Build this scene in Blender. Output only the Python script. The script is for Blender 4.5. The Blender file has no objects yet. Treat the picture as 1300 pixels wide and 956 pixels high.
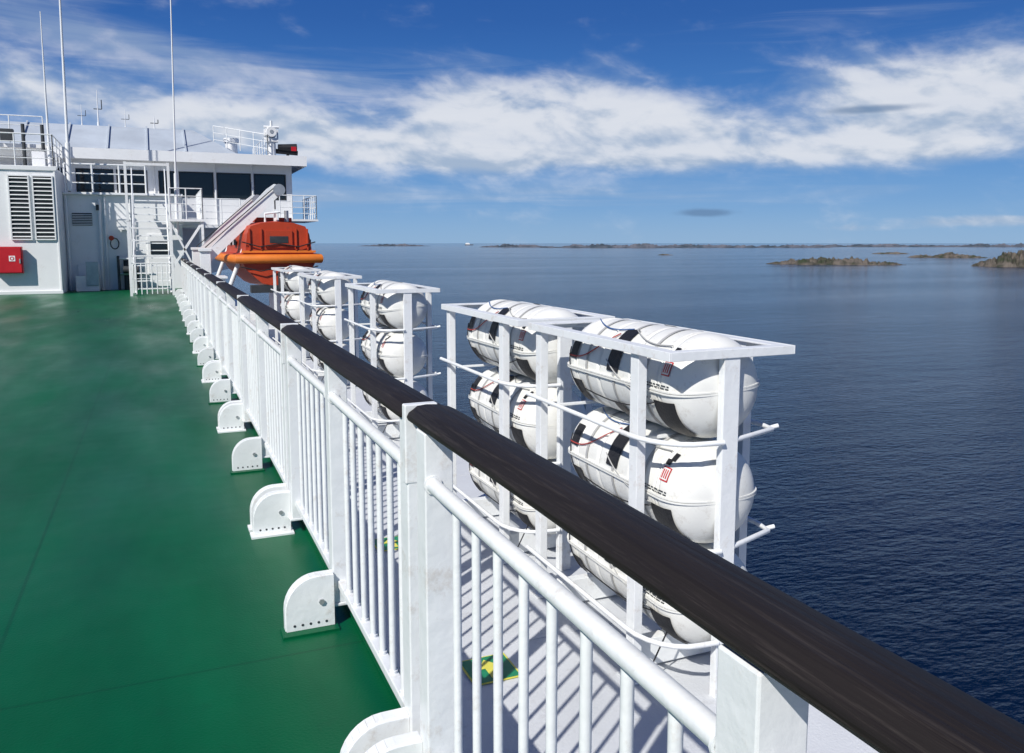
import bpy, bmesh, math, random
from mathutils import Vector, Matrix, noise
random.seed(7)
R=math.radians
scene=bpy.context.scene
scene.view_settings.view_transform='Standard'
scene.view_settings.look='None'
scene.view_settings.exposure=0

# ------------------------------------------------------------ materials
def new_mat(name):
    m=bpy.data.materials.new(name); m.use_nodes=True
    nt=m.node_tree
    return m,nt,nt.nodes['Principled BSDF']
def N(nt,t,**kw):
    n=nt.nodes.new(t)
    for k,v in kw.items():
        if hasattr(n,k): setattr(n,k,v)
    return n
def paint(name,col,rough=0.4,var=0.12,scale=3.0,bump=0.05,bscale=25.0,dirt=None,dirt_amt=0.0,stretch=(1,1,1),metal=0.0,coat=0.0,spec=0.5,dscale=4):
    m,nt,p=new_mat(name)
    tc=N(nt,'ShaderNodeTexCoord'); mp=N(nt,'ShaderNodeMapping')
    mp.inputs['Scale'].default_value=stretch
    nt.links.new(tc.outputs['Object'],mp.inputs['Vector'])
    n1=N(nt,'ShaderNodeTexNoise'); n1.inputs['Scale'].default_value=scale; n1.inputs['Detail'].default_value=8
    n1.inputs['Roughness'].default_value=0.65
    nt.links.new(mp.outputs[0],n1.inputs['Vector'])
    cr=N(nt,'ShaderNodeValToRGB')
    d=[max(0,c*(1-var)) for c in col]; b=[min(1,c*(1+var)) for c in col]
    cr.color_ramp.elements[0].position=0.3; cr.color_ramp.elements[0].color=(*d,1)
    cr.color_ramp.elements[1].position=0.7; cr.color_ramp.elements[1].color=(*b,1)
    nt.links.new(n1.outputs['Fac'],cr.inputs['Fac'])
    out=cr.outputs['Color']
    if dirt:
        n3=N(nt,'ShaderNodeTexNoise'); n3.inputs['Scale'].default_value=scale*dscale; n3.inputs['Detail'].default_value=10
        n3.inputs['Roughness'].default_value=0.75
        nt.links.new(mp.outputs[0],n3.inputs['Vector'])
        mr=N(nt,'ShaderNodeMapRange'); mr.inputs['From Min'].default_value=0.60-dirt_amt*0.1; mr.inputs['From Max'].default_value=0.73
        nt.links.new(n3.outputs['Fac'],mr.inputs['Value'])
        mul=N(nt,'ShaderNodeMath',operation='MULTIPLY'); mul.inputs[1].default_value=dirt_amt
        nt.links.new(mr.outputs[0],mul.inputs[0])
        mx=N(nt,'ShaderNodeMix',data_type='RGBA'); mx.inputs[7].default_value=(*dirt,1)
        nt.links.new(mul.outputs[0],mx.inputs[0]); nt.links.new(out,mx.inputs[6]); out=mx.outputs[2]
    nt.links.new(out,p.inputs['Base Color'])
    rr=N(nt,'ShaderNodeMapRange'); rr.inputs['To Min'].default_value=max(0,rough-0.08); rr.inputs['To Max'].default_value=rough+0.1
    nt.links.new(n1.outputs['Fac'],rr.inputs['Value']); nt.links.new(rr.outputs[0],p.inputs['Roughness'])
    p.inputs['Metallic'].default_value=metal
    p.inputs['Coat Weight'].default_value=coat
    p.inputs['Specular IOR Level'].default_value=spec
    if bump>0:
        n2=N(nt,'ShaderNodeTexNoise'); n2.inputs['Scale'].default_value=bscale; n2.inputs['Detail'].default_value=6
        nt.links.new(mp.outputs[0],n2.inputs['Vector'])
        bp=N(nt,'ShaderNodeBump'); bp.inputs['Strength'].default_value=bump*4; bp.inputs['Distance'].default_value=0.01
        nt.links.new(n2.outputs['Fac'],bp.inputs['Height']); nt.links.new(bp.outputs[0],p.inputs['Normal'])
    return m
white=paint('white_steel_paint',(0.78,0.80,0.80),0.38,0.06,2.0,0.09,16,dirt=(0.36,0.26,0.17),dirt_amt=0.5)
white2=paint('white_house_paint',(0.79,0.80,0.80),0.42,0.06,0.6,0.03,3,dirt=(0.5,0.45,0.4),dirt_amt=0.35)
grey=paint('platform_grey_paint',(0.60,0.62,0.64),0.5,0.08,1.5,0.08,60,dirt=(0.3,0.29,0.28),dirt_amt=0.5)
canister=paint('canister_fibreglass',(0.76,0.76,0.72),0.42,0.06,3.0,0.05,9,dirt=(0.40,0.36,0.30),dirt_amt=0.6,spec=0.4)
strap=paint('strap_grey',(0.40,0.40,0.39),0.6,0.1,8,0.05,40)
black=paint('black_rubber',(0.012,0.012,0.014),0.55,0.3,20,0.1,60)
dark=paint('dark_shade_and_parts',(0.03,0.035,0.04),0.6,0.3,4,0.0)  # painted shade for gaps and holes, also plain dark parts
red=paint('red_paint',(0.50,0.012,0.02),0.4,0.1,2,0.03,10)
cordred=paint('cord_red',(0.4,0.05,0.04),0.7,0.1,20,0.0)
cordblue=paint('cord_blue',(0.05,0.12,0.3),0.7,0.1,20,0.0)
orange=paint('lifeboat_orange',(0.44,0.045,0.010),0.5,0.18,1.5,0.04,8,dirt=(0.16,0.03,0.02),dirt_amt=0.55)
fenderm=paint('fender_orange',(0.72,0.19,0.02),0.55,0.12,3,0.05,12,dirt=(0.3,0.1,0.03),dirt_amt=0.5)
signgreen=paint('sign_green',(0.01,0.22,0.1),0.5,0.08,6,0.0)
signyel=paint('sign_yellow',(0.7,0.65,0.1),0.5,0.08,6,0.0)
steel=paint('galvanised_steel',(0.42,0.44,0.45),0.4,0.15,6,0.04,20,metal=0.5)
wood=paint('dark_handrail_wood',(0.016,0.0125,0.011),0.6,0.5,9.0,0.3,34,dirt=(0.06,0.05,0.043),dirt_amt=0.75,stretch=(1,0.035,1),spec=0.25,dscale=10)
roofm=paint('roof_grey_white',(0.46,0.51,0.56),0.4,0.12,0.8,0.02,6)

gm,nt,p=new_mat('bridge_glass')
p.inputs['Base Color'].default_value=(0.012,0.017,0.02,1); p.inputs['Roughness'].default_value=0.05
n=N(nt,'ShaderNodeTexNoise'); n.inputs['Scale'].default_value=0.8
b=N(nt,'ShaderNodeBump'); b.inputs['Strength'].default_value=0.05; nt.links.new(n.outputs[0],b.inputs['Height']); nt.links.new(b.outputs[0],p.inputs['Normal'])
glass=gm

# green deck
deckm,nt,p=new_mat('green_deck_paint')
tc=N(nt,'ShaderNodeTexCoord')
n1=N(nt,'ShaderNodeTexNoise'); n1.inputs['Scale'].default_value=0.45; n1.inputs['Detail'].default_value=10; n1.inputs['Roughness'].default_value=0.62
mp=N(nt,'ShaderNodeMapping'); mp.inputs['Scale'].default_value=(1.8,0.5,1)
nt.links.new(tc.outputs['Object'],mp.inputs['Vector']); nt.links.new(mp.outputs[0],n1.inputs['Vector'])
cr=N(nt,'ShaderNodeValToRGB')
cr.color_ramp.elements[0].position=0.30; cr.color_ramp.elements[0].color=(0.001,0.058,0.021,1)
cr.color_ramp.elements[1].position=0.72; cr.color_ramp.elements[1].color=(0.002,0.125,0.047,1)
nt.links.new(n1.outputs[0],cr.inputs[0])
br=N(nt,'ShaderNodeTexBrick'); br.inputs['Scale'].default_value=1.0
br.inputs['Brick Width'].default_value=6.0; br.inputs['Row Height'].default_value=2.0; br.inputs['Mortar Size'].default_value=0.012
br.inputs['Mortar Smooth'].default_value=0.6
mp2=N(nt,'ShaderNodeMapping'); mp2.inputs['Rotation'].default_value=(0,0,R(90)); mp2.inputs['Location'].default_value=(0.4,0.7,0)
nt.links.new(tc.outputs['Object'],mp2.inputs['Vector']); nt.links.new(mp2.outputs[0],br.inputs['Vector'])
mx=N(nt,'ShaderNodeMix',data_type='RGBA'); mx.inputs[7].default_value=(0.002,0.04,0.016,1)
ml=N(nt,'ShaderNodeMath',operation='MULTIPLY'); ml.inputs[1].default_value=0.45
nt.links.new(br.outputs['Fac'],ml.inputs[0]); nt.links.new(ml.outputs[0],mx.inputs[0]); nt.links.new(cr.outputs[0],mx.inputs[6])
sc_=N(nt,'ShaderNodeTexNoise'); sc_.inputs['Scale'].default_value=5; sc_.inputs['Detail'].default_value=10; sc_.inputs['Roughness'].default_value=0.7
nt.links.new(tc.outputs['Object'],sc_.inputs['Vector'])
smr=N(nt,'ShaderNodeMapRange'); smr.inputs['From Min'].default_value=0.58; smr.inputs['From Max'].default_value=0.8; smr.inputs['To Max'].default_value=0.35
nt.links.new(sc_.outputs[0],smr.inputs[0])
mx3=N(nt,'ShaderNodeMix',data_type='RGBA'); mx3.inputs[7].default_value=(0.008,0.04,0.025,1)
nt.links.new(smr.outputs[0],mx3.inputs[0]); nt.links.new(mx.outputs[2],mx3.inputs[6])
nt.links.new(mx3.outputs[2],p.inputs['Base Color'])
n2=N(nt,'ShaderNodeTexNoise'); n2.inputs['Scale'].default_value=0.7; n2.inputs['Detail'].default_value=5
nt.links.new(mp.outputs[0],n2.inputs['Vector'])
mr=N(nt,'ShaderNodeMapRange'); mr.inputs['From Min'].default_value=0.3; mr.inputs['From Max'].default_value=0.7; mr.inputs['To Min'].default_value=0.27; mr.inputs['To Max'].default_value=0.5
nt.links.new(n2.outputs[0],mr.inputs[0]); nt.links.new(mr.outputs[0],p.inputs['Roughness'])
p.inputs['Specular IOR Level'].default_value=0.2
p.inputs['Specular Tint'].default_value=(0.75,1.0,0.9,1)
n3=N(nt,'ShaderNodeTexNoise'); n3.inputs['Scale'].default_value=0.9; n3.inputs['Detail'].default_value=3
nt.links.new(tc.outputs['Object'],n3.inputs['Vector'])
n4=N(nt,'ShaderNodeTexNoise'); n4.inputs['Scale'].default_value=90; n4.inputs['Detail'].default_value=2
nt.links.new(tc.outputs['Object'],n4.inputs['Vector'])
b1=N(nt,'ShaderNodeBump'); b1.inputs['Distance'].default_value=0.03; b1.inputs['Strength'].default_value=0.6
b2=N(nt,'ShaderNodeBump'); b2.inputs['Distance'].default_value=0.002; b2.inputs['Strength'].default_value=0.5
nt.links.new(n3.outputs[0],b1.inputs['Height']); nt.links.new(n4.outputs[0],b2.inputs['Height'])
nt.links.new(b1.outputs[0],b2.inputs['Normal']); nt.links.new(b2.outputs[0],p.inputs['Normal'])

# sea
seam,nt,p=new_mat('sea_water')
p.inputs['Base Color'].default_value=(0.0008,0.006,0.021,1); p.inputs['IOR'].default_value=1.33
p.inputs['Roughness'].default_value=0.1
p.inputs['Specular Tint'].default_value=(0.62,0.82,1.0,1)
p.inputs['Specular IOR Level'].default_value=0.38
tc=N(nt,'ShaderNodeTexCoord')
def nz(sc,det,st,rot=0.4,rough=0.55):
    mp=N(nt,'ShaderNodeMapping'); mp.inputs['Scale'].default_value=st; mp.inputs['Rotation'].default_value=(0,0,rot)
    nt.links.new(tc.outputs['Object'],mp.inputs['Vector'])
    n=N(nt,'ShaderNodeTexNoise'); n.inputs['Scale'].default_value=sc; n.inputs['Detail'].default_value=det; n.inputs['Roughness'].default_value=rough
    nt.links.new(mp.outputs[0],n.inputs['Vector']); return n.outputs[0]
a=nz(1.6,5,(0.7,1.4,1),0.5); c=nz(0.2,3,(0.6,1.4,1),0.3)
b1=N(nt,'ShaderNodeBump'); b1.inputs['Distance'].default_value=0.26
b2=N(nt,'ShaderNodeBump'); b2.inputs['Distance'].default_value=0.5; b2.inputs['Strength'].default_value=0.5
pt=nz(0.006,4,(0.4,2.6,1),0.35)
mr=N(nt,'ShaderNodeMapRange'); mr.inputs['From Min'].default_value=0.35; mr.inputs['From Max'].default_value=0.65
mr.inputs['To Min'].default_value=0.45; mr.inputs['To Max'].default_value=1.0
nt.links.new(pt,mr.inputs[0]); nt.links.new(mr.outputs[0],b1.inputs['Strength'])
nt.links.new(a,b1.inputs['Height']); nt.links.new(c,b2.inputs['Height']); nt.links.new(b2.outputs[0],b1.inputs['Normal'])
nt.links.new(b1.outputs[0],p.inputs['Normal'])

# rock
rockm,nt,p=new_mat('island_rock_scrub')
tc=N(nt,'ShaderNodeTexCoord')
n1=N(nt,'ShaderNodeTexNoise'); n1.inputs['Scale'].default_value=0.12; n1.inputs['Detail'].default_value=10
nt.links.new(tc.outputs['Object'],n1.inputs['Vector'])
cr=N(nt,'ShaderNodeValToRGB'); e=cr.color_ramp.elements
e[0].position=0.36; e[0].color=(0.03,0.04,0.018,1); e[1].position=0.6; e[1].color=(0.13,0.11,0.09,1)
x=e.new(0.46); x.color=(0.06,0.055,0.04,1)
nt.links.new(n1.outputs[0],cr.inputs[0]); nt.links.new(cr.outputs[0],p.inputs['Base Color']); p.inputs['Roughness'].default_value=0.9
farm,nt,p=new_mat('distant_island_haze_tint')
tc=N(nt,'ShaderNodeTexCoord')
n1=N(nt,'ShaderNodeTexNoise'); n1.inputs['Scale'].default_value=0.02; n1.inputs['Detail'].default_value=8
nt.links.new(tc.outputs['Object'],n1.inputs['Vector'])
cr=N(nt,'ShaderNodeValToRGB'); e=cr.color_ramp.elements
e[0].position=0.4; e[0].color=(0.035,0.055,0.075,1); e[1].position=0.62; e[1].color=(0.12,0.125,0.15,1)  # bluish tones put aerial haze into the far islands' own colour
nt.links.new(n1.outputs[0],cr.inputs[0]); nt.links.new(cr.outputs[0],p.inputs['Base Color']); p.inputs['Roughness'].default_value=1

# ------------------------------------------------------------ builder
class B:
    def __init__(s,name):
        s.name=name; s.v=[]; s.f=[]; s.fm=[]; s.fs=[]; s.mats=[]
    def mi(s,m):
        if m not in s.mats: s.mats.append(m)
        return s.mats.index(m)
    def add(s,vs,fs,m,smooth=False):
        o=len(s.v); s.v+= [Vector(q) for q in vs]
        k=s.mi(m)
        for f in fs:
            s.f.append([o+i for i in f]); s.fm.append(k); s.fs.append(smooth)
    def box(s,x0,x1,y0,y1,z0,z1,m):
        vs=[(x,y,z) for z in (z0,z1) for y in (y0,y1) for x in (x0,x1)]
        s.add(vs,[(0,2,3,1),(4,5,7,6),(0,1,5,4),(2,6,7,3),(0,4,6,2),(1,3,7,5)],m)
    def beam(s,p0,p1,w,h,m,up=(0,0,1)):
        p0=Vector(p0);p1=Vector(p1);d=(p1-p0).normalized();up=Vector(up)
        a=d.cross(up)
        if a.length<1e-3: a=d.cross(Vector((0,1,0)))
        a.normalize(); b=a.cross(d).normalized()
        vs=[]
        for q in (p0,p1):
            for sa,sb in ((-1,-1),(1,-1),(1,1),(-1,1)):
                vs.append(q+a*sa*w/2+b*sb*h/2)
        s.add(vs,[(0,1,2,3),(7,6,5,4),(0,4,5,1),(1,5,6,2),(2,6,7,3),(3,7,4,0)],m)
    def tube(s,pts,r,m,seg=8,closed=False,r1=None):
        pts=[Vector(q) for q in pts]; n=len(pts); vs=[]; fs=[]
        prev=None
        for i,q in enumerate(pts):
            if closed: d=(pts[(i+1)%n]-pts[i-1])
            else: d=pts[min(i+1,n-1)]-pts[max(i-1,0)]
            d.normalize()
            if prev is None:
                a=d.cross(Vector((0,0,1)))
                if a.length<1e-2: a=d.cross(Vector((0,1,0)))
            else:
                a=prev-d*prev.dot(d)
            a.normalize(); prev=a; b=d.cross(a)
            rr=r if r1 is None else r+(r1-r)*i/(n-1)
            for k in range(seg):
                t=2*math.pi*k/seg; vs.append(q+a*math.cos(t)*rr+b*math.sin(t)*rr)
        m_=n if closed else n-1
        for i in range(m_):
            j=(i+1)%n
            for k in range(seg):
                l=(k+1)%seg; fs.append((i*seg+k,i*seg+l,j*seg+l,j*seg+k))
        s.add(vs,fs,m,True)
        if not closed:
            s.add([vs[k] for k in range(seg)],[tuple(range(seg))],m)
            s.add([vs[(n-1)*seg+k] for k in range(seg)],[tuple(reversed(range(seg)))],m)
    def prism(s,poly,axis,a0,a1,m,smooth=False):
        def P(u,v,w):
            return {'y':(u,w,v),'x':(w,u,v),'z':(u,v,w)}[axis]
        n=len(poly); vs=[P(u,v,a0) for u,v in poly]+[P(u,v,a1) for u,v in poly]
        s.add(vs,[tuple(range(n)),tuple(reversed(range(n,2*n)))],m)
        s.add(vs,[(i,(i+1)%n,n+(i+1)%n,n+i) for i in range(n)],m,smooth)
    def build(s,parent=None,bevel=0,loc=None,recalc=True):
        me=bpy.data.meshes.new(s.name)
        me.from_pydata([tuple(q) for q in s.v],[],s.f)
        for m in s.mats: me.materials.append(m)
        for i,pl in enumerate(me.polygons):
            pl.material_index=s.fm[i]; pl.use_smooth=s.fs[i]
        if recalc:
            bm=bmesh.new(); bm.from_mesh(me); bmesh.ops.recalc_face_normals(bm,faces=bm.faces); bm.to_mesh(me); bm.free()
        o=bpy.data.objects.new(s.name,me); scene.collection.objects.link(o)
        if parent: o.parent=parent
        if loc: o.location=loc
        if bevel>0:
            md=o.modifiers.new('bevel','BEVEL'); md.width=bevel; md.segments=2; md.limit_method='ANGLE'; md.angle_limit=R(50)
        return o
def empty(name,loc=(0,0,0)):
    e=bpy.data.objects.new(name,None); scene.collection.objects.link(e); e.location=loc; return e

# ------------------------------------------------------------ decks & hull
PZ=-0.98
b=B('ship_deck'); b.box(-20,0.80,-8,34,-0.06,0,deckm); b.build()
b=B('ship_hull')
b.prism([(0.795,-0.062),(0.795,PZ-0.05),(3.78,PZ-0.05),(3.78,-2.2),(3.4,-2.6),(3.4,-17),(-26,-17),(-26,-0.062)],'y',-20,44,white2)
b.prism([(3.4,-17),(0,-17),(-22,-17),(-22,-2),(3.2,-2)],'y',44.01,70,white2)
b.build()
b=B('raft_platform_floor'); b.box(0.80,3.82,-8,34,PZ-0.045,PZ,grey)
b.box(3.76,3.84,-8,34,PZ+0.0,PZ+0.12,white)
for k in range(-2,17):
    b.box(0.81,3.755,k*2+0.9,k*2+0.91,PZ+0.0005,PZ+0.005,grey)
b.build()
b=B('deck_edge_coaming'); b.box(0.74,0.798,-8,32,0.004,0.05,deckm); b.build(bevel=0.006)

# ------------------------------------------------------------ railing
RX=0.70
rail=empty('deck_railing')
joints=[-0.68,2.30]+[5.0+2.95*i for i in range(9)]
frames=B('posts_and_bars'); feet=B('deck_feet'); 
TZ=1.192
def post(y):
    frames.box(RX-0.042,RX+0.042,y-0.042,y+0.042,0.10,TZ,white)
    frames.box(RX-0.055,RX+0.055,y-0.05,y+0.05,0.085,0.10,white)
def bars(y0,y1):
    frames.tube([(RX-0.02,y0,1.045),(RX-0.02,y1,1.045)],0.021,white,12)
    for ye in (y0,y1):
        s_=1 if ye==y0 else -1
        frames.tube([(RX-0.02,ye,1.045),(RX-0.02,ye+s_*0.006,1.045)],0.027,white,12)
    frames.box(RX-0.02,RX+0.02,y0,y1,0.17,0.205,white)
    n=max(2,round((y1-y0)/0.15)); 
    for i in range(1,n):
        y=y0+(y1-y0)*i/n+random.uniform(-0.003,0.003)
        frames.tube([(RX,y,0.2),(RX,y+random.uniform(-0.003,0.003),1.04)],0.0125,white,8)
        frames.tube([(RX,y,0.205),(RX,y,0.215)],0.017,white,8)
def foot(y,double=False):
    for yy in ([y-0.07,y+0.07] if double else [y]):
        pol=[(0.445,0.012),(0.445,0.10)]
        for k in range(9):
            t=math.pi-k*math.pi/2/8
            pol.append((0.58+0.135*math.cos(t),0.10+0.145*math.sin(t)))
        pol+=[(0.657,0.245),(0.657,0.012)]
        feet.prism(pol,'y',yy-0.006,yy+0.006,white)
        path=pol[0:-1]
        for i in range(len(path)-1):
            (xa,za),(xb,zb)=path[i],path[i+1]
            feet.beam((xa,yy+0.028,za),(xb,yy+0.028,zb),0.044,0.008,white,up=(zb-za,0,-(xb-xa)))
        for k in range(5):
            feet.tube([(0.48+k*0.035,yy-0.0075,0.035),(0.48+k*0.035,yy-0.0055,0.035)],0.006,dark,8)  # dark discs painted as the shade inside bolt holes
        feet.tube([(0.60,yy-0.016,0.13),(0.60,yy+0.02,0.13)],0.013,steel,6)
        feet.box(0.425,0.67,yy-0.05,yy+0.055,0.0,0.011,white if double else deckm)
for i,j in enumerate(joints):
    j2=joints[i+1] if i+1<len(joints) else None
    if j2 is None: break
    ya=j+0.09; yb=j2-0.09; ym=(ya+yb)/2
    post(ya); post(yb); post(ym)
    bars(ya+0.042,ym-0.042); bars(ym+0.042,yb-0.042)
    foot(ym-0.06); foot(j2,True)
    if i==0:
        frames.box(RX-0.045,RX+0.05,ya-0.085,ya-0.045,1.00,TZ+0.03,white)
    else:
        frames.box(RX-0.048,RX+0.055,ya-0.044,ya-0.012,1.00,TZ+0.05,white)
frames.build(rail,bevel=0.004); feet.build(rail,bevel=0.0015)
cap=B('dark_handrail')
for i in range(len(joints)-1):
    y0=joints[i]+0.086; y1=joints[i+1]+0.03
    wl=0.055; wr=0.088; dz=0.0
    if i==0: y0=joints[0]; wl=0.05; wr=0.098; dz=0.006
    zb=TZ+0.001+dz
    prof=[(-wl,zb+0.003),(-wl-0.004,zb+0.012),(-wl+0.002,zb+0.024),(-wl+0.018,zb+0.034),(-wl*0.4,zb+0.043),(0.01,zb+0.046),(wr*0.4,zb+0.044),(wr-0.022,zb+0.036),(wr-0.002,zb+0.026),(wr+0.004,zb+0.014),(wr,zb+0.004),(wr-0.01,zb),(-wl+0.01,zb)]
    nseg=10
    yy=[y0,y0+0.012]+[y0+0.012+(y1-y0-0.024)*k/nseg for k in range(1,nseg)]+[y1-0.012,y1]
    vs=[];fs=[];n=len(prof)
    cz=zb+0.022
    for k,y in enumerate(yy):
        sc=0.93 if k in (0,len(yy)-1) else 1
        wob=0.0015*math.sin(y*5.1)
        for (px,pz) in prof: vs.append((RX+0.005+px*sc+wob,y,cz+(pz-cz)*sc))
    for k in range(len(yy)-1):
        for q in range(n):
            l=(q+1)%n; fs.append((k*n+q,k*n+l,(k+1)*n+l,(k+1)*n+q))
    cap.add(vs,fs,wood,True)
    cap.add(vs[:n],[tuple(range(n))],wood); cap.add(vs[-n:],[tuple(reversed(range(n)))],wood)
cap.build(rail)

# ------------------------------------------------------------ rafts
CL=0.79; CR=0.318
def crad(y):
    t=abs(y)/CL
    if t>=1: return 0.0
    e=max(0,(t-0.70)/0.30)
    return CR*(1-e**2.4)**0.42 if e>0 else CR
def canister_mesh(var=0):
    b=B('life_raft_canister')
    n=72
    ys=[CL*math.sin((-1+2*i/n)*math.pi/2) for i in range(n+1)]
    ribs=[-0.53,-0.50,0.50,0.53,-0.20,0.20]
    vs=[];fs=[];seg=48
    extra=[]
    for q in ribs: extra+=[q-0.014,q-0.005,q+0.005,q+0.014]
    ys=sorted(set([round(v,4) for v in ys]+[round(v,4) for v in extra]))
    for y in ys:
        r=max(crad(y),0.004)
        for q in ribs:
            if abs(y-q)<0.006: r-=0.013
        for k in range(seg):
            t=2*math.pi*k/seg; vs.append((r*math.cos(t),y,r*math.sin(t)))
    for i in range(len(ys)-1):
        for k in range(seg):
            l=(k+1)%seg; fs.append((i*seg+k,i*seg+l,(i+1)*seg+l,(i+1)*seg+k))
    b.add(vs,fs,canister,True)
    K=60
    outl=[]
    for i in range(K+1):
        y=CL*math.sin((-1+2*i/K)*math.pi/2)
        outl.append((crad(y)+0.016,y))
    poly=[(x_,y_) for x_,y_ in outl]+[(-x_,y_) for x_,y_ in reversed(outl)]
    b.prism(poly,'z',-0.011,-0.001,canister,True); b.prism(poly,'z',0.003,0.012,canister,True)
    def patch(a0,a1,y0,y1,off,m,na=8,ny=3):
        vs=[];fs=[]
        for i in range(ny+1):
            y=y0+(y1-y0)*i/ny; r=crad(y)+off
            for k in range(na+1):
                a=R(a0+(a1-a0)*k/na); vs.append((-r*math.cos(a),y,r*math.sin(a)))
        for i in range(ny):
            for k in range(na):
                fs.append((i*(na+1)+k,i*(na+1)+k+1,(i+1)*(na+1)+k+1,(i+1)*(na+1)+k))
        b.add(vs,fs,m,True)
    for y in (-0.36,0.36,0.0):
        patch(-180,180,y-0.014,y+0.014,0.006,strap,48,1)
    patch(8,66,-0.06,0.08,0.010,black,10,2)
    patch(114,165,-0.06,0.08,0.010,black,10,2)
    patch(-62,-10,-0.66,-0.47,0.010,black,8,4)
    patch(-50,-14,0.44,0.56,0.010,black,6,2)
    patch(-60,-30,-0.05,0.07,0.010,black,6,2)
    patch(12,40,0.50,0.60,0.010,black,6,2)
    patch(42,52,-0.60,-0.56,0.006,black,5,3)
    patch(36,43,-0.578,-0.53,0.006,black,4,3)
    patch(18,34,-0.61,-0.535,0.004,red,6,4); patch(19.5,32.5,-0.604,-0.541,0.006,canister,6,4)
    patch(21,31,-0.596,-0.587,0.008,red,4,2);patch(21,31,-0.578,-0.570,0.008,red,4,2);patch(21,31,-0.560,-0.550,0.008,red,4,2)
    rnd=random.Random(var)
    for row,a in enumerate((6.0,3.2)):
        y=-0.62
        while y<-0.22:
            w=rnd.uniform(0.012,0.05)
            if not (-0.385<y+w and y<-0.335): patch(a+0.2,a+1.7,y,min(y+w,-0.21),0.0035,dark,1,2)
            y+=w+0.01
    def cord(a0,y0,a1,y1,sag,m):
        pts=[]
        for i in range(13):
            t=i/12; y=y0+(y1-y0)*t; a=R(a0+(a1-a0)*t-sag*math.sin(math.pi*t)); r=crad(y)+0.012
            pts.append((-r*math.cos(a),y,r*math.sin(a)))
        b.tube(pts,0.0045,m,6)
    cord(55,0.1,15,0.62,14,cordred); cord(20,0.1,-10,-0.46,8,strap)
    cord(25,0.62,-35,0.52,5,black); cord(66,0.02,75,0.55,10,cordblue)
    cord(66,-0.02,52,-0.52,8,strap); cord(-12,-0.5,-25,0.44,12,black)
    return b.build(recalc=True)
protos=[canister_mesh(1)]
first=[True]
def canister_at(x,y,z,rot,yaw=0):
    if first[0]:
        o=protos[0]; first[0]=False
    else:
        o=bpy.data.objects.new('life_raft_canister',protos[0].data); scene.collection.objects.link(o)
    o.location=(x,y,z); o.rotation_euler=(0,R(rot),R(yaw))
def rack(y0,L=1.88):
    b=B('life_raft_rack'); x0,x1=2.56,3.42; y1=y0+L; T=1.12
    w=0.085
    b.box(x0,x1,y0,y0+w,T-0.012,T,white); b.box(x0,x1,y1-w,y1,T-0.012,T,white)
    b.box(x0,x0+w,y0+w,y1-w,T-0.012,T,white); b.box(x1-w,x1,y0+w,y1-w,T-0.012,T,white)
    for (xa,xb,ya,yb) in ((x0,x1,y0-0.008,y0),(x0,x1,y1,y1+0.008),(x0-0.008,x0,y0-0.008,y1+0.008),(x1,x1+0.008,y0-0.008,y1+0.008)):
        b.box(xa,xb,ya,yb,T-0.05,T+0.002,white)
    def P(x,y,wx=0.10,wy=0.05):
        b.box(x-wx/2,x+wx/2,y-wy/2,y+wy/2,PZ,T-0.0125,white)
        b.box(x-wx/2-0.04,x+wx/2+0.04,y-wy/2-0.04,y+wy/2+0.04,PZ+0.001,PZ+0.015,white)
    ya=y0+0.40; yb=y1-0.12
    for y in (ya,yb):
        for x in (x0+0.05,x1-0.03): P(x,y,0.06,0.09)
    fx=(x0+x1)/2
    b.box(fx-0.06,fx+0.05,y0+0.001,y0+0.012,PZ,T-0.0125,white)
    b.box(fx-0.06,fx-0.05,y0+0.012,y0+0.055,PZ,T-0.0125,white); b.box(fx+0.04,fx+0.05,y0+0.012,y0+0.055,PZ,T-0.0125,white)
    for y in (ya+0.1,yb-0.25):
        b.box(x0+0.08,x1-0.08,y-0.04,y+0.04,PZ+0.02,PZ+0.2,white)
    for z in (0.585,-0.06,-0.62):
        pts=[(x0-0.03,yb+0.08,z),(x0-0.03,ya-0.04,z)]
        for k in range(1,7):
            t=k/6*math.pi/2
            pts.append((x0-0.03+0.28*(1-math.cos(t)),ya-0.04-0.36*math.sin(t),z))
        pts.append((fx-0.06,y0-0.012,z))
        b.tube(pts,0.016,white,8)
        pts=[(x1+0.03,yb+0.08,z),(x1+0.03,ya-0.10,z),(x1+0.0,ya-0.24,z),(fx+0.05,y0+0.02,z)]
        b.tube(pts,0.016,white,8)
        b.tube([(x1+0.01,ya-0.2,z-0.003),(x1+0.065,ya-0.22,z+0.012)],0.014,white,8)
    for z in (0.53,-0.12):
        for y in (ya+0.1,yb-0.1):
            b.box(x0+0.08,x1-0.08,y-0.015,y+0.015,z-0.02,z+0.0,white)
    b.tube([(x0+0.2,y0+0.35,-0.3),(x0+0.25,y0+0.3,-0.62),(x0+0.1,y0+0.3,-0.9)],0.006,black,6)
    b.build(bevel=0.003)
    for k,z in enumerate((0.865,0.215,-0.435)):
        canister_at((x0+x1)/2+0.02,y0+0.86+random.uniform(-0.03,0.03),z,random.uniform(-8,6),random.uniform(-1.2,1.2))
for y in (3.80,5.90,10.5,15.1,19.3): rack(y)

def floor_sign(y):
    b=B('escape_direction_sign'); z=PZ+0.006
    b.box(-0.16,0.16,-0.16,0.16,0,0.004,signyel)
    b.box(-0.148,0.148,-0.148,0.148,0.0045,0.006,signgreen)
    b.add([(-0.03,-0.12,0.009),(0.03,-0.12,0.009),(0.03,0.0,0.009),(-0.03,0.0,0.009)],[(0,1,2,3)],signyel)
    b.add([(-0.08,0.0,0.009),(0.08,0.0,0.009),(0,0.11,0.009)],[(0,1,2)],signyel)
    b.build(loc=(1.82,y,z))
floor_sign(4.64); floor_sign(7.05)

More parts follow.
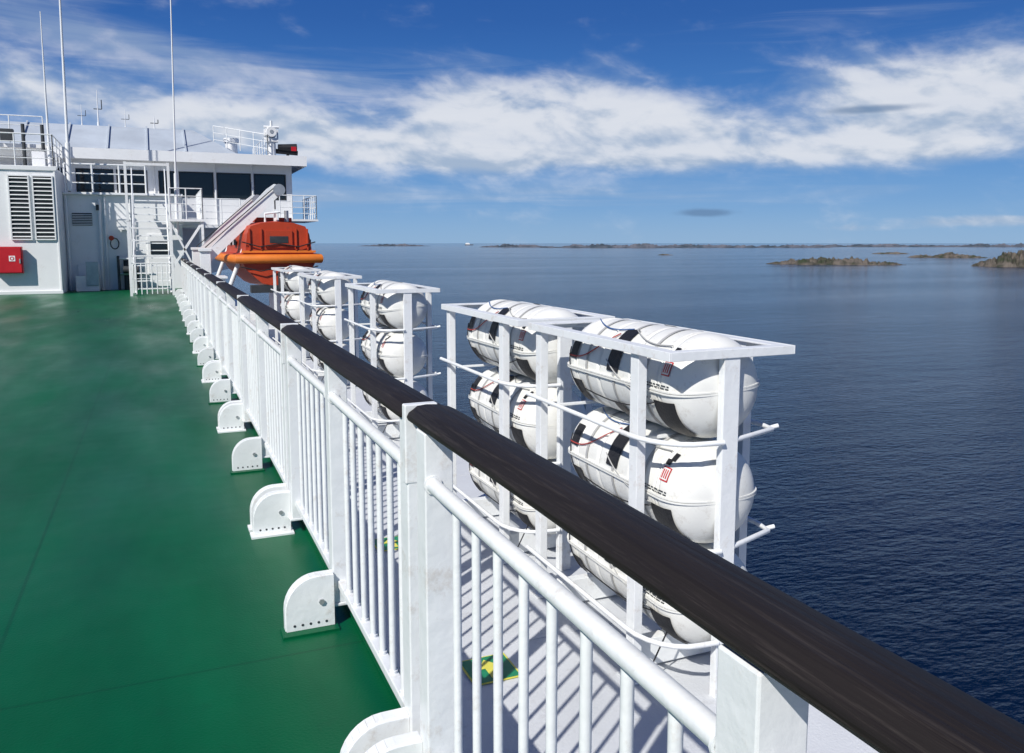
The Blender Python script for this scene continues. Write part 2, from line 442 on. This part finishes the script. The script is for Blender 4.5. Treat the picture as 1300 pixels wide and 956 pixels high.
# ------------------------------------------------------------ generic railing
def railing(b,pts,h,bars=3,sp=1.2,r=0.02,m=white):
    pts=[Vector(q) for q in pts]
    for i in range(len(pts)-1):
        a,c=pts[i],pts[i+1]; L=(c-a).length; n=max(1,round(L/sp))
        for k in range(n+1):
            q=a.lerp(c,k/n); b.tube([q,q+Vector((0,0,h))],r,m,6)
        for k in range(bars):
            z=h*(k+1)/bars; b.tube([a+Vector((0,0,z)),c+Vector((0,0,z))],r*(1 if k==bars-1 else 0.7),m,6)

# ------------------------------------------------------------ superstructure
sup=empty('ship_bridge_superstructure')
b=B('aft_block_wall')
b.box(-12,-3.05,32,40,0,4.23,white2)
b.box(-12,-3.0,31.95,32,4.12,4.27,white2)
b.box(-12,-3.03,31.93,31.999,0,0.12,white2)
b.box(-3.12,-3.05,31.97,31.999,0.13,4.11,white2)
b.build(sup,bevel=0.02)
b=B('louvre_vents')
for x0 in (-4.42,-3.72,-5.8):
    x1=x0+0.54; z0,z1=1.86,3.92
    b.box(x0,x1,31.975,31.995,z0,z1,dark)  # dark sheet stands in for the shade between the slats
    for (a,c,d,e_) in ((x0-0.04,x0,z0-0.04,z1+0.04),(x1,x1+0.04,z0-0.04,z1+0.04),(x0,x1,z0-0.04,z0),(x0,x1,z1,z1+0.04)):
        b.box(a,c,31.93,31.99,d,e_,white2)
    n=15
    for k in range(n):
        z=z0+(z1-z0)*(k+0.5)/n
        b.beam((x0,31.95,z),(x1,31.95,z),0.03,0.03,white2,up=(0,0.6,1))
b.build(sup)
b=B('lower_house')
b.box(-3.04,0.9,34,44,0,3.46,white2)
b.box(-3.04,0.95,33.8,36.0,3.46,3.54,white2)
b.box(-2.7,-1.95,33.93,33.995,0.05,0.95,white2)
b.box(-2.8,-2.15,33.97,33.99,2.35,2.8,dark)  # vent opening: its shade is a dark painted backing
for k in range(7): b.box(-2.8,-2.15,33.94,33.969,2.37+k*0.06,2.395+k*0.06,white2)
b.box(-0.35,0.45,33.95,33.995,0.1,2.05,white2)
b.box(-0.25,0.35,33.93,33.949,1.3,1.8,glass)
b.box(-1.75,-1.7,33.9,33.99,0,3.4,white2); b.box(-0.9,-0.86,33.9,33.99,0,3.4,white2)
b.tube([(-1.9,33.9,0.0),(-1.9,33.9,3.3)],0.05,white2,8); b.tube([(-2.95,33.85,0.0),(-2.95,33.85,3.4)],0.04,white2,8)
b.tube([(-1.1,33.7,0),(-1.1,33.7,1.1)],0.09,dark,10); b.tube([(-0.75,33.7,0),(-0.75,33.7,0.9)],0.07,dark,10)
b.tube([(-1.35,33.6,0.6),(-0.5,33.6,0.6)],0.05,steel,8); b.tube([(-1.35,33.55,1.15),(-0.6,33.55,1.15)],0.03,white2,8)
b.box(-1.4,-1.32,33.5,33.9,0,1.25,dark); b.tube([(-1.2,33.45,0.75),(-0.7,33.45,0.75)],0.14,dark,10)
b.tube([(-1.55,33.85,1.9),(-1.55,33.8,1.9)],0.09,orange,12)
b.tube([(-1.45+0.14*math.cos(t*0.5236),33.9,1.7+0.2*math.sin(t*0.5236)) for t in range(12)],0.022,dark,6,closed=True)
b.box(-2.75,-2.0,33.3,33.85,0,0.55,white2); b.box(-2.4,-2.0,33.25,33.29,0.2,1.05,steel)
b.box(-1.3,-1.0,33.8,33.93,2.2,2.6,white2); b.box(-2.0,-1.9,33.8,33.93,2.9,3.1,dark)
b.build(sup,bevel=0.01)
b=B('bridge_walls'); g=B('bridge_windows')
Yb=36.0
def winwall(x0,x1,z0,z1,zs,zh,wins,y,th=0.12):
    b.box(x0,x1,y,y+th,z0,zs,white2); b.box(x0,x1,y,y+th,zh,z1,white2)
    xs=x0
    for (a,c) in wins:
        b.box(xs,a,y,y+th,zs,zh,white2); xs=c
        g.box(a,c,y+0.07,y+0.09,zs,zh,glass)
        for (p0,p1,q0,q1) in ((a,a+0.03,zs,zh),(c-0.03,c,zs,zh),(a+0.03,c-0.03,zs,zs+0.03),(a+0.03,c-0.03,zh-0.03,zh)):
            b.box(p0,p1,y-0.02,y+0.06,q0,q1,dark)
    b.box(xs,x1,y,y+th,zs,zh,white2)
wins=[(-8.2,-7.0),(-6.8,-5.6),(-5.4,-4.3),(-4.1,-2.95),(-2.75,-1.45),(-1.35,-0.25),(0.15,0.75),(0.9,2.2),(2.32,3.65),(3.77,5.05)]
winwall(-9,5.3,2.45,5.0,3.5,4.55,wins,Yb)
b.box(-9,5.0,36.13,41.5,2.3,2.45,white2)
b.prism([(0.9,2.3),(5.0,2.3),(3.4,0.8),(0.9,0.2)],'y',37.0,41,white2)
b.box(5.18,5.3,36.12,41.5,2.45,3.5,white2); b.box(5.18,5.3,36.12,41.5,4.55,5.0,white2)
for y in (36.12,37.8,39.6,41.3): b.box(5.18,5.3,y,y+0.15,3.5,4.55,white2)
g.box(5.21,5.24,36.27,41.3,3.5,4.55,glass)
b.box(-9,5.18,41.3,41.5,2.45,5.0,white2)
b.box(-6,4.5,38.6,39.2,2.46,3.75,dark)
for x in (0.0,2.27,3.71): b.tube([(x,35.95,2.5),(x,35.95,4.9)],0.03,white2,6)
b.build(sup,bevel=0.008); g.build(sup)
b=B('bridge_roof')
b.box(-9.2,5.75,35.3,42.2,5.0,5.06,white2)
b.box(-9.2,5.75,35.24,35.3,4.86,5.26,white2); b.box(5.75,5.81,35.24,42.2,4.86,5.26,white2)
b.box(-9.2,5.75,35.3,42.2,5.2,5.24,roofm)
v=[(-9,35.6,5.24),(3.2,35.6,5.24),(2.6,41.5,5.24),(-9,41.5,5.24),(-9,38.2,6.45),(1.6,38.2,6.45),(1.4,41.3,6.45),(-9,41.3,6.45)]
b.add(v,[(0,1,5,4),(1,2,6,5),(2,3,7,6),(3,0,4,7),(4,5,6,7)],roofm)
for x in (-7.5,-6,-4.5,-3.0,-1.6,-0.2,1.2):
    b.beam((x,35.58,5.27),(x,38.18,6.48),0.06,0.08,roofm,up=(0,0,1))
b.build(sup)
b=B('roof_railings')
railing(b,[(2.4,38.0,5.8),(4.3,35.5,5.24),(4.3,41,5.24)],0.85,3,0.9,0.02)
railing(b,[(-12,32.1,4.27),(-3.1,32.1,4.27),(-3.1,35.2,4.27)],1.05,4,1.1,0.022)
railing(b,[(-12,34.6,5.27),(-3.6,34.6,5.27)],0.95,3,1.0,0.02)
b.box(-12,-3.5,34.5,35.2,5.1,5.23,white2)
for x in (-4.2,-5.2,-3.6): b.tube([(x,34.3,4.27),(x,34.3,5.9)],0.06,dark,8)
b.box(-4.9,-4.5,34.2,34.5,5.3,5.7,dark); b.box(-3.9,-3.5,33.6,33.9,4.28,4.9,white2)
railing(b,[(-2.95,33.9,3.54),(-0.3,33.9,3.54)],1.0,3,0.85,0.035)
railing(b,[(0.95,33.9,2.4),(3.0,33.9,2.4)],1.0,4,0.7,0.02)
b.box(4.6,6.1,34.6,38,2.6,2.68,white2)
railing(b,[(4.6,34.7,2.68),(6.05,34.7,2.68),(6.05,38,2.68)],0.95,4,0.5,0.02)
b.box(0.9,3.2,33.8,36,2.3,2.4,white2)
b.build(sup)

# roof gear
b=B('searchlight')
b.tube([(0,0,0),(0,0,0.6)],0.16,white2,12); b.box(-0.25,0.25,-0.2,0.2,0.6,0.75,white2)
b.tube([(-0.02,-0.3,0.98),(-0.02,0.25,0.98)],0.2,white2,14,r1=0.26); b.tube([(-0.02,-0.31,0.98),(-0.02,-0.301,0.98)],0.08,steel,14)
b.box(-0.3,-0.25,-0.05,0.05,0.7,1.1,white2); b.box(0.22,0.27,-0.05,0.05,0.7,1.1,white2)
b.tube([(0,0,1.2),(0,0,1.45)],0.05,white2,8); b.tube([(0.3,0,1.2),(-0.3,0,1.2)],0.05,white2,8)
b.build(loc=(4.5,35.8,5.24))
b=B('signal_horn')
b.tube([(0,0,0),(0,0,0.35)],0.06,black,8); b.tube([(-0.4,-0.1,0.4),(0.35,-0.1,0.4)],0.12,black,12,r1=0.17); b.box(0.1,0.3,-0.35,-0.29,0.25,0.42,red)
b.tube([(-0.5,0,0.25),(0.4,0,0.2)],0.1,black,10)
b.build(loc=(5.15,35.9,5.24))
b=B('roof_ventilator')
b.tube([(0,0,0),(0,0,0.75)],0.25,white2,16); b.tube([(0,0,0.75),(0,0,0.92)],0.32,white2,16)
b.build(loc=(3.1,38,5.24))
for (x,y,z0,h,r,lx) in ((0.62,30.2,2.0,13.5,0.035,0.25),(-2.75,33.2,3.54,11,0.05,0.1),(-3.25,32.6,4.2,5.2,0.04,0.0),(-2.6,38.5,6.4,0.9,0.02,0),(-1.0,38.5,6.4,0.8,0.02,0),(-2.0,38.5,6.4,1.5,0.03,0.0),(0.1,38.5,6.4,0.6,0.03,0)):
    b=B('whip_antenna')
    b.tube([(0,0,0),(lx*0.15,0,h*0.15)],r*1.6,white2,8)
    b.tube([(lx*0.15,0,h*0.15),(lx,0,h)],r,white2,6,r1=r*0.35)
    if h<3:
        b.tube([(-0.15,0,h*0.5),(0.15,0,h*0.5)],r*0.6,dark,6); b.tube([(0.15,0,h*0.5),(0.15,0,h*0.75)],r*0.6,dark,6)
    b.build(loc=(x,y,z0))
b=B('fire_hose_box')
b.box(-5.0,-4.15,31.7,31.925,0.72,1.6,red)
b.box(-4.97,-4.18,31.68,31.699,0.75,1.57,red)
b.box(-4.53,-4.35,31.672,31.679,1.12,1.30,white2)
b.tube([(-4.44,31.670,1.21),(-4.44,31.6715,1.21)],0.065,red,14); b.tube([(-4.44,31.666,1.21),(-4.44,31.6695,1.21)],0.035,white2,14)
b.box(-4.24,-4.2,31.66,31.679,1.05,1.2,steel)
b.build(bevel=0.006)

# stairs
st=B('access_stairs')
for x in (-0.75,0.35):
    st.beam((x,30.4,0.0),(x,33.4,3.45),0.05,0.2,white)
    st.tube([(x,30.2,1.0),(x,33.3,4.4)],0.022,white,6)
    for k in range(5):
        t=k/4; st.tube([(x,30.4+3*t,3.45*t),(x,30.4+3*t,3.45*t+0.95)],0.02,white,6)
for k in range(13):
    t=(k+0.7)/13.5; st.box(-0.72,0.32,30.35+3*t,30.6+3*t,3.45*t-0.015,3.45*t+0.02,white)
st.build(bevel=0.003)
st=B('access_platform')
for x in (-0.85,0.42,1.4):
    for y in (29.6,31.4): st.box(x-0.04,x+0.04,y-0.04,y+0.04,PZ if x>0.8 else 0.0,2.42,white)
st.box(0.40,1.45,29.5,33.8,2.42,2.5,white)
railing(st,[(0.42,29.55,2.5),(1.42,29.55,2.5),(1.42,33.6,2.5)],1.0,4,0.5,0.02)
railing(st,[(-0.85,29.6,0.06),(0.40,29.6,0.06)],1.0,2,0.16,0.018)
for z in (1.3,1.8,2.2): st.box(-0.8,0.38,29.58,29.62,z-0.025,z+0.025,white)
st.box(-0.89,-0.81,29.55,29.63,2.42,4.3,white); st.box(0.38,0.46,29.55,29.63,2.5,4.3,white); st.box(-0.81,0.38,29.55,29.61,4.2,4.28,white)
st.beam((0.42,29.6,0.9),(1.4,29.6,2.4),0.05,0.08,white); st.beam((1.4,29.6,0.2),(0.42,29.6,2.4),0.05,0.06,white)
st.build(bevel=0.003)

# ------------------------------------------------------------ lifeboat
lb=empty('lifeboat',(2.98,22.9,0))
b=B('hull_and_canopy')
Ls=7.0
st_=[(0.0,0.84,0.10),(0.15,0.94,0.06),(0.35,1.0,0),(0.6,1.0,0),(0.8,0.85,0.05),(0.93,0.5,0.2),(1.0,0.08,0.45)]
def section(w,lift):
    return [(0,0.45+lift),(0.55*w,0.55+lift),(1.0*w,0.95+lift*0.5),(1.2*w,1.3),(1.2*w,1.42),(1.04*w,1.46),(1.02*w,1.55),(0.96*w,1.98),(0.84*w,2.2),(0.5*w,2.29),(0,2.33)]
rows=[]
for t,w,l in st_:
    h=section(w,l)
    sc=1.0-0.25*max(0,(t-0.7)/0.3)-(0.05 if t<0.01 else 0)
    h=[(x,z if z<1.45 else 1.45+(z-1.45)*sc) for x,z in h]
    rows.append([(x,t*Ls,z) for x,z in h]+[(-x,t*Ls,z) for x,z in reversed(h[1:-1])])
n=len(rows[0])
vs=[q for r_ in rows for q in r_]
fs=[(i*n+k,i*n+(k+1)%n,(i+1)*n+(k+1)%n,(i+1)*n+k) for i in range(len(rows)-1) for k in range(n)]
b.add(vs,fs,orange,False); b.add(rows[0],[tuple(range(n))],orange); b.add(rows[-1],[tuple(reversed(range(n)))],orange)
b.build(lb,bevel=0.03)
b=B('fender_and_fittings')
pts=[]
for t,w,l in st_: pts.append((1.2*w+0.08,t*Ls,1.30))
full=[(-x,y,z) for x,y,z in reversed(pts)]
path=full+[(x,y,z) for x,y,z in pts]
b.tube([(x,y-0.07,z) for x,y,z in path],0.12,fenderm,12,closed=True)
b.box(-0.35,0.35,-0.05,0.0,1.6,2.05,orange); b.box(-0.24,0.24,-0.06,-0.051,1.72,1.9,dark)
b.box(-0.96,0.96,-0.03,0.02,1.46,1.52,fenderm)
for x in (-0.75,-0.45,0.45,0.75): b.box(x-0.02,x+0.02,-0.05,0.0,1.53,2.1,orange)
b.tube([(-0.95,-0.06,1.75),(-0.5,-0.08,1.62),(0,-0.08,1.7),(0.5,-0.08,1.62),(0.95,-0.06,1.75)],0.018,black,6)
b.tube([(-1.0,-0.1,1.1),(-0.5,-0.12,0.98),(0,-0.1,1.08),(0.5,-0.12,0.98),(1.0,-0.1,1.1)],0.018,black,6)
b.box(-0.06,0.06,0.35,0.5,2.3,2.62,white); b.box(-0.06,0.06,6.0,6.15,2.2,2.55,white)
b.box(-0.02,0.02,0.0,0.34,2.33,2.5,white); b.tube([(-0.3,0.3,2.28),(-0.3,0.3,2.5),(0.1,0.3,2.55)],0.03,white,8)
for s_ in (-1,1):
    for yy in (1.2,2.4,3.6,4.8):
        b.box(s_*1.02-0.03,s_*1.02+0.03,yy,yy+0.5,1.66,1.82,glass)
b.box(-0.5,0.5,1.0,1.6,2.3,2.42,orange); b.tube([(0.3,0.6,2.3),(0.3,0.6,2.6)],0.06,steel,8)
b.tube([(0,-0.06,0.5),(0,-0.06,0.95)],0.06,dark,8)
b.box(-0.75,0.75,-0.02,0.3,0.4,0.6,dark)
b.build(lb,bevel=0.005)
for y in (23.6,29.0):
    b=B('lifeboat_davit')
    b.beam((1.15,0,PZ),(1.15,0,1.5),0.26,0.4,white)
    b.prism([(1.02,1.30),(1.26,1.20),(3.20,3.09),(3.2,3.26),(2.98,3.31),(2.8,3.18)],'y',-0.12,0.12,white)
    b.tube([(3.1,-0.2,3.15),(3.1,0.2,3.15)],0.16,steel,14)
    b.tube([(3.0,0,3.1),(3.0,0,2.6)],0.02,black,6)
    b.tube([(1.15,-0.16,1.6),(3.1,-0.16,3.32)],0.015,black,6)
    b.tube([(1.6,-0.13,0.2),(2.3,-0.13,2.0)],0.06,white,10)
    b.box(0.99,1.31,-0.25,0.25,1.5,1.58,white)
    b.box(1.5,3.7,-0.1,0.1,PZ,PZ+0.35,white); b.prism([(1.3,PZ+0.3),(4.0,PZ+0.3),(3.6,0.42),(3.4,0.42),(3.4,PZ+0.6),(1.5,PZ+0.6)],'y',-0.08,0.08,white)
    b.build(bevel=0.01,loc=(0.0,y,0.0))
b=B('boat_control_locker')
b.box(1.0,1.5,21.5,22.4,PZ,0.85,white); b.box(0.95,1.55,21.45,22.45,0.85,0.9,white)
b.box(1.05,1.45,21.48,21.499,PZ+0.2,0.75,white); b.box(1.38,1.41,21.46,21.479,0.0,0.15,steel); b.build(bevel=0.01)

# ------------------------------------------------------------ sea & islands
SZ=-16.0
b=B('sea'); S=60000
b.add([(-S,-S,SZ),(S,-S,SZ),(S,S,SZ),(-S,S,SZ)],[(0,1,2,3)],seam); b.build()
def island(brg,D,width,depth,height,mat,seed,nx=90,ny=16,name='rocky_island',freq=3.0):
    t=R(brg); cx=D*math.sin(t); cy=D*math.cos(t)
    b=B(name); vs=[];fs=[]
    for j in range(ny+1):
        for i in range(nx+1):
            u=-1+2*i/nx; v=-1+2*j/ny
            rr=1-(abs(u)**2.2+v*v)
            nn=noise.fractal(Vector((u*freq+seed*7.3,v*1.5+seed,seed)),0.9,2.1,6)
            n2=noise.fractal(Vector((u*freq*6+seed*3,v*4,seed+5)),0.8,2.1,4)
            hgt=(rr*0.9+nn*0.8*(0.3+max(rr,0))+n2*0.35*(0.4+max(rr,0)))*height
            vs.append((u*width/2,v*depth/2,max(hgt,-2)))
    for j in range(ny):
        for i in range(nx):
            a=j*(nx+1)+i; fs.append((a,a+1,a+nx+2,a+nx+1))
    b.add(vs,fs,mat,False)
    o=b.build(); o.location=(cx,cy,SZ-0.3); o.rotation_euler=(0,0,-t)
island(44.3,745,110,40,4.6,rockm,1,nx=140,freq=4)
island(55.6,745,96,60,9.5,rockm,2,nx=140,freq=4)
island(50.6,1150,90,40,4.2,rockm,3,freq=4)
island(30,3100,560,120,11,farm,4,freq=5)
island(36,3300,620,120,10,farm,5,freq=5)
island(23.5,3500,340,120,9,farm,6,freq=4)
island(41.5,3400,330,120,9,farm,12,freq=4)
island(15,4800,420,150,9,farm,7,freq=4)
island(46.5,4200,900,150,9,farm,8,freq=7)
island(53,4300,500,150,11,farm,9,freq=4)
island(33.5,1250,26,12,1.4,rockm,10,nx=40)
island(47.5,1500,60,20,2.5,rockm,11,nx=40)
b=B('distant_ship')
b.prism([(-32,0),(30,0),(36,7),(-34,7)],'y',-8,8,farm); b.box(-28,6,-7,7,7.1,15,white2); b.box(-24,-2,-6,6,15.1,19,white2)
o=b.build(loc=(6500*math.sin(R(20.1)),6500*math.cos(R(20.1)),SZ)); o.rotation_euler=(0,0,-R(20))

# ------------------------------------------------------------ sun & sky
SAZ=232; SEL=42
sd=Vector((math.sin(R(SAZ))*math.cos(R(SEL)),math.cos(R(SAZ))*math.cos(R(SEL)),math.sin(R(SEL))))
L=bpy.data.lights.new('sun','SUN'); L.energy=4.9; L.angle=R(0.5); L.color=(1,0.965,0.91)
lo=bpy.data.objects.new('sun',L); scene.collection.objects.link(lo)
lo.rotation_euler=(-sd).to_track_quat('-Z','Y').to_euler(); lo.location=(-20,-20,40)
w=bpy.data.worlds.new('World'); scene.world=w; w.use_nodes=True; nt=w.node_tree
bg=nt.nodes['Background']; bg.inputs['Strength'].default_value=0.1
sky=N(nt,'ShaderNodeTexSky'); sky.sky_type='NISHITA'; sky.sun_disc=False; sky.sun_elevation=R(SEL); sky.sun_rotation=R(SAZ)
sky.air_density=1.0; sky.dust_density=0.2; sky.ozone_density=1.5
tc=N(nt,'ShaderNodeTexCoord'); sp=N(nt,'ShaderNodeSeparateXYZ'); nt.links.new(tc.outputs['Generated'],sp.inputs[0])
def M(op,*ins,clamp=False):
    n=nt.nodes.new('ShaderNodeMath'); n.operation=op; n.use_clamp=clamp
    for i,v in enumerate(ins):
        if isinstance(v,(int,float)): n.inputs[i].default_value=v
        else: nt.links.new(v,n.inputs[i])
    return n.outputs[0]
az=M('MULTIPLY',M('ARCTAN2',sp.outputs[0],sp.outputs[1]),180/math.pi)
el=M('MULTIPLY',M('ARCSINE',sp.outputs[2]),180/math.pi)
def blob(a0,e0,ra,re,tilt=0.0,amp=1.0,pw=2):
    da=M('SUBTRACT',az,a0); de=M('SUBTRACT',M('SUBTRACT',el,e0),M('MULTIPLY',da,tilt))
    d=M('ADD',M('POWER',M('ABSOLUTE',M('DIVIDE',da,ra)),pw),M('POWER',M('ABSOLUTE',M('DIVIDE',de,re)),pw))
    return M('MULTIPLY',M('EXPONENT',M('MULTIPLY',d,-1)),amp)
def addall(l):
    r=l[0]
    for q in l[1:]: r=M('ADD',r,q)
    return r
def cnoise(sa,se,det,rough,dist=0.0,off=0.0,shear=0.0,de=0.0):
    cb=N(nt,'ShaderNodeCombineXYZ')
    e2=M('ADD',el,de)
    nt.links.new(M('MULTIPLY',M('ADD',az,M('MULTIPLY',e2,shear)),sa),cb.inputs[0]); nt.links.new(M('MULTIPLY',e2,se),cb.inputs[1]); cb.inputs[2].default_value=off
    n=N(nt,'ShaderNodeTexNoise'); n.inputs['Scale'].default_value=1; n.inputs['Detail'].default_value=det; n.inputs['Roughness'].default_value=rough; n.inputs['Distortion'].default_value=dist
    nt.links.new(cb.outputs[0],n.inputs['Vector']); return n.outputs[0]
def sstep(v,lo,hi,a=0,bb=1):
    m=N(nt,'ShaderNodeMapRange'); m.interpolation_type='SMOOTHSTEP'
    m.inputs['From Min'].default_value=lo; m.inputs['From Max'].default_value=hi; m.inputs['To Min'].default_value=a; m.inputs['To Max'].default_value=bb
    nt.links.new(v,m.inputs[0]); return m.outputs[0]
# clear-sky colour: physical sky graded to the deep polarised blue of the day
rmp=N(nt,'ShaderNodeValToRGB'); rmp.color_ramp.interpolation='B_SPLINE'
e=rmp.color_ramp.elements
cols=[(0.0,(0.25,0.43,0.66)),(0.03,(0.14,0.34,0.66)),(0.08,(0.05,0.21,0.56)),(0.16,(0.011,0.092,0.38)),(0.33,(0.005,0.048,0.24)),(1.0,(0.005,0.035,0.18))]
e[0].position=cols[0][0]; e[0].color=(*cols[0][1],1); e[1].position=1.0; e[1].color=(*cols[-1][1],1)
for pz_,c_ in cols[1:-1]:
    x=e.new(pz_); x.color=(*c_,1)
nt.links.new(M('MAXIMUM',M('DIVIDE',el,90),0),rmp.inputs[0])
vm=N(nt,'ShaderNodeVectorMath',operation='SCALE'); vm.inputs['Scale'].default_value=10.0
nt.links.new(rmp.outputs[0],vm.inputs[0])
base=N(nt,'ShaderNodeMix',data_type='RGBA'); base.inputs[0].default_value=0.93
nt.links.new(sky.outputs[0],base.inputs[6]); nt.links.new(vm.outputs[0],base.inputs[7])
n1=cnoise(0.15,0.30,9,0.50,0.25,3.1,0.4); n1b=cnoise(0.15,0.30,9,0.50,0.25,3.1,0.4,0.7)
n2=cnoise(0.06,0.7,10,0.60,0.8,9.2,1.5); n3=cnoise(0.36,0.7,9,0.58,0.4,5.5,0.4)
n4=cnoise(0.05,0.5,8,0.6,0.6,14.2,-0.8)
main=addall([blob(0,8.0,16,2.1,-0.09,1.1),blob(14,6.3,9,1.5,-0.05,0.5),blob(25,8.3,9.5,3.4,0,1.2,2.8),blob(37,6.9,7,2.0,-0.05,0.75),blob(49.5,8.1,8.5,3.4,0.0,1.2,2.8),blob(22,5.8,12,0.9,0,0.4),blob(42,5.6,16,0.9,0,0.5),blob(85,14,20,6,0,0.9),blob(-60,16,30,7,0,0.9),blob(150,20,40,8,0,0.8)])
dm=sstep(addall([main,M('MULTIPLY',M('SUBTRACT',n1,0.5),1.8),M('MULTIPLY',M('SUBTRACT',n3,0.5),0.7)]),0.1,1.2)
wisp=addall([blob(-3,12.0,12,1.7,-0.2,0.95),blob(10,10.4,14,1.6,-0.1,0.7),blob(46,13.5,10,1.4,0.05,0.4),blob(30,3.4,30,1.2,0,0.6),blob(6,3.0,14,1.4,0,0.7),blob(-5,15,8,1.2,0,0.5),blob(24,11.7,14,1.3,0,0.35)])
dw=M('MULTIPLY',sstep(M('ADD',wisp,M('MULTIPLY',M('SUBTRACT',n2,0.5),2.0)),0.25,1.4),0.6)
low=addall([blob(53,1.35,6,0.45,0,1.0),blob(44,0.9,6,0.3,0,0.5),blob(10,1.6,14,0.6,0,0.45)])
dl=M('MULTIPLY',sstep(M('ADD',low,M('MULTIPLY',M('SUBTRACT',n3,0.5),1.4)),0.4,1.1),0.8)
inv=M('MULTIPLY',M('MULTIPLY',M('SUBTRACT',1,dm),M('SUBTRACT',1,dw)),M('SUBTRACT',1,dl))
dens=M('SUBTRACT',1,inv)
dens=M('MULTIPLY',dens,M('ADD',0.80,M('MULTIPLY',n4,0.25)),clamp=True)
cc=N(nt,'ShaderNodeMix',data_type='RGBA'); cc.inputs[6].default_value=(3.8,4.8,6.3,1); cc.inputs[7].default_value=(7.4,7.7,8.3,1)
emb=M('MULTIPLY',M('SUBTRACT',n1,n1b),3.2)
shade=sstep(addall([M('MULTIPLY',n3,0.9),M('MULTIPLY',dm,0.35),emb]),0.25,1.0)
nt.links.new(shade,cc.inputs[0])
mx=N(nt,'ShaderNodeMix',data_type='RGBA'); nt.links.new(dens,mx.inputs[0]); nt.links.new(base.outputs[2],mx.inputs[6]); nt.links.new(cc.outputs[2],mx.inputs[7])
dk=addall([blob(36.1,2.0,2.0,0.28,0,1.0),blob(46,8.2,3.2,0.3,0,0.9)])
dkd=M('MULTIPLY',sstep(M('ADD',dk,M('MULTIPLY',M('SUBTRACT',n3,0.5),0.9)),0.2,0.9),0.75)
mx2=N(nt,'ShaderNodeMix',data_type='RGBA'); mx2.inputs[7].default_value=(1.3,2.3,4.0,1)
nt.links.new(dkd,mx2.inputs[0]); nt.links.new(mx.outputs[2],mx2.inputs[6]); nt.links.new(mx2.outputs[2],bg.inputs['Color'])

# ------------------------------------------------------------ camera
cam=bpy.data.cameras.new('camera'); co=bpy.data.objects.new('camera',cam); scene.collection.objects.link(co)
cam.sensor_width=36; cam.lens=1050/1300*36; cam.shift_y=-0.0342; cam.clip_end=200000; cam.clip_start=0.05
co.location=(0,0,1.72); co.rotation_euler=(R(90-6.79),0,R(-23.05))
scene.camera=co
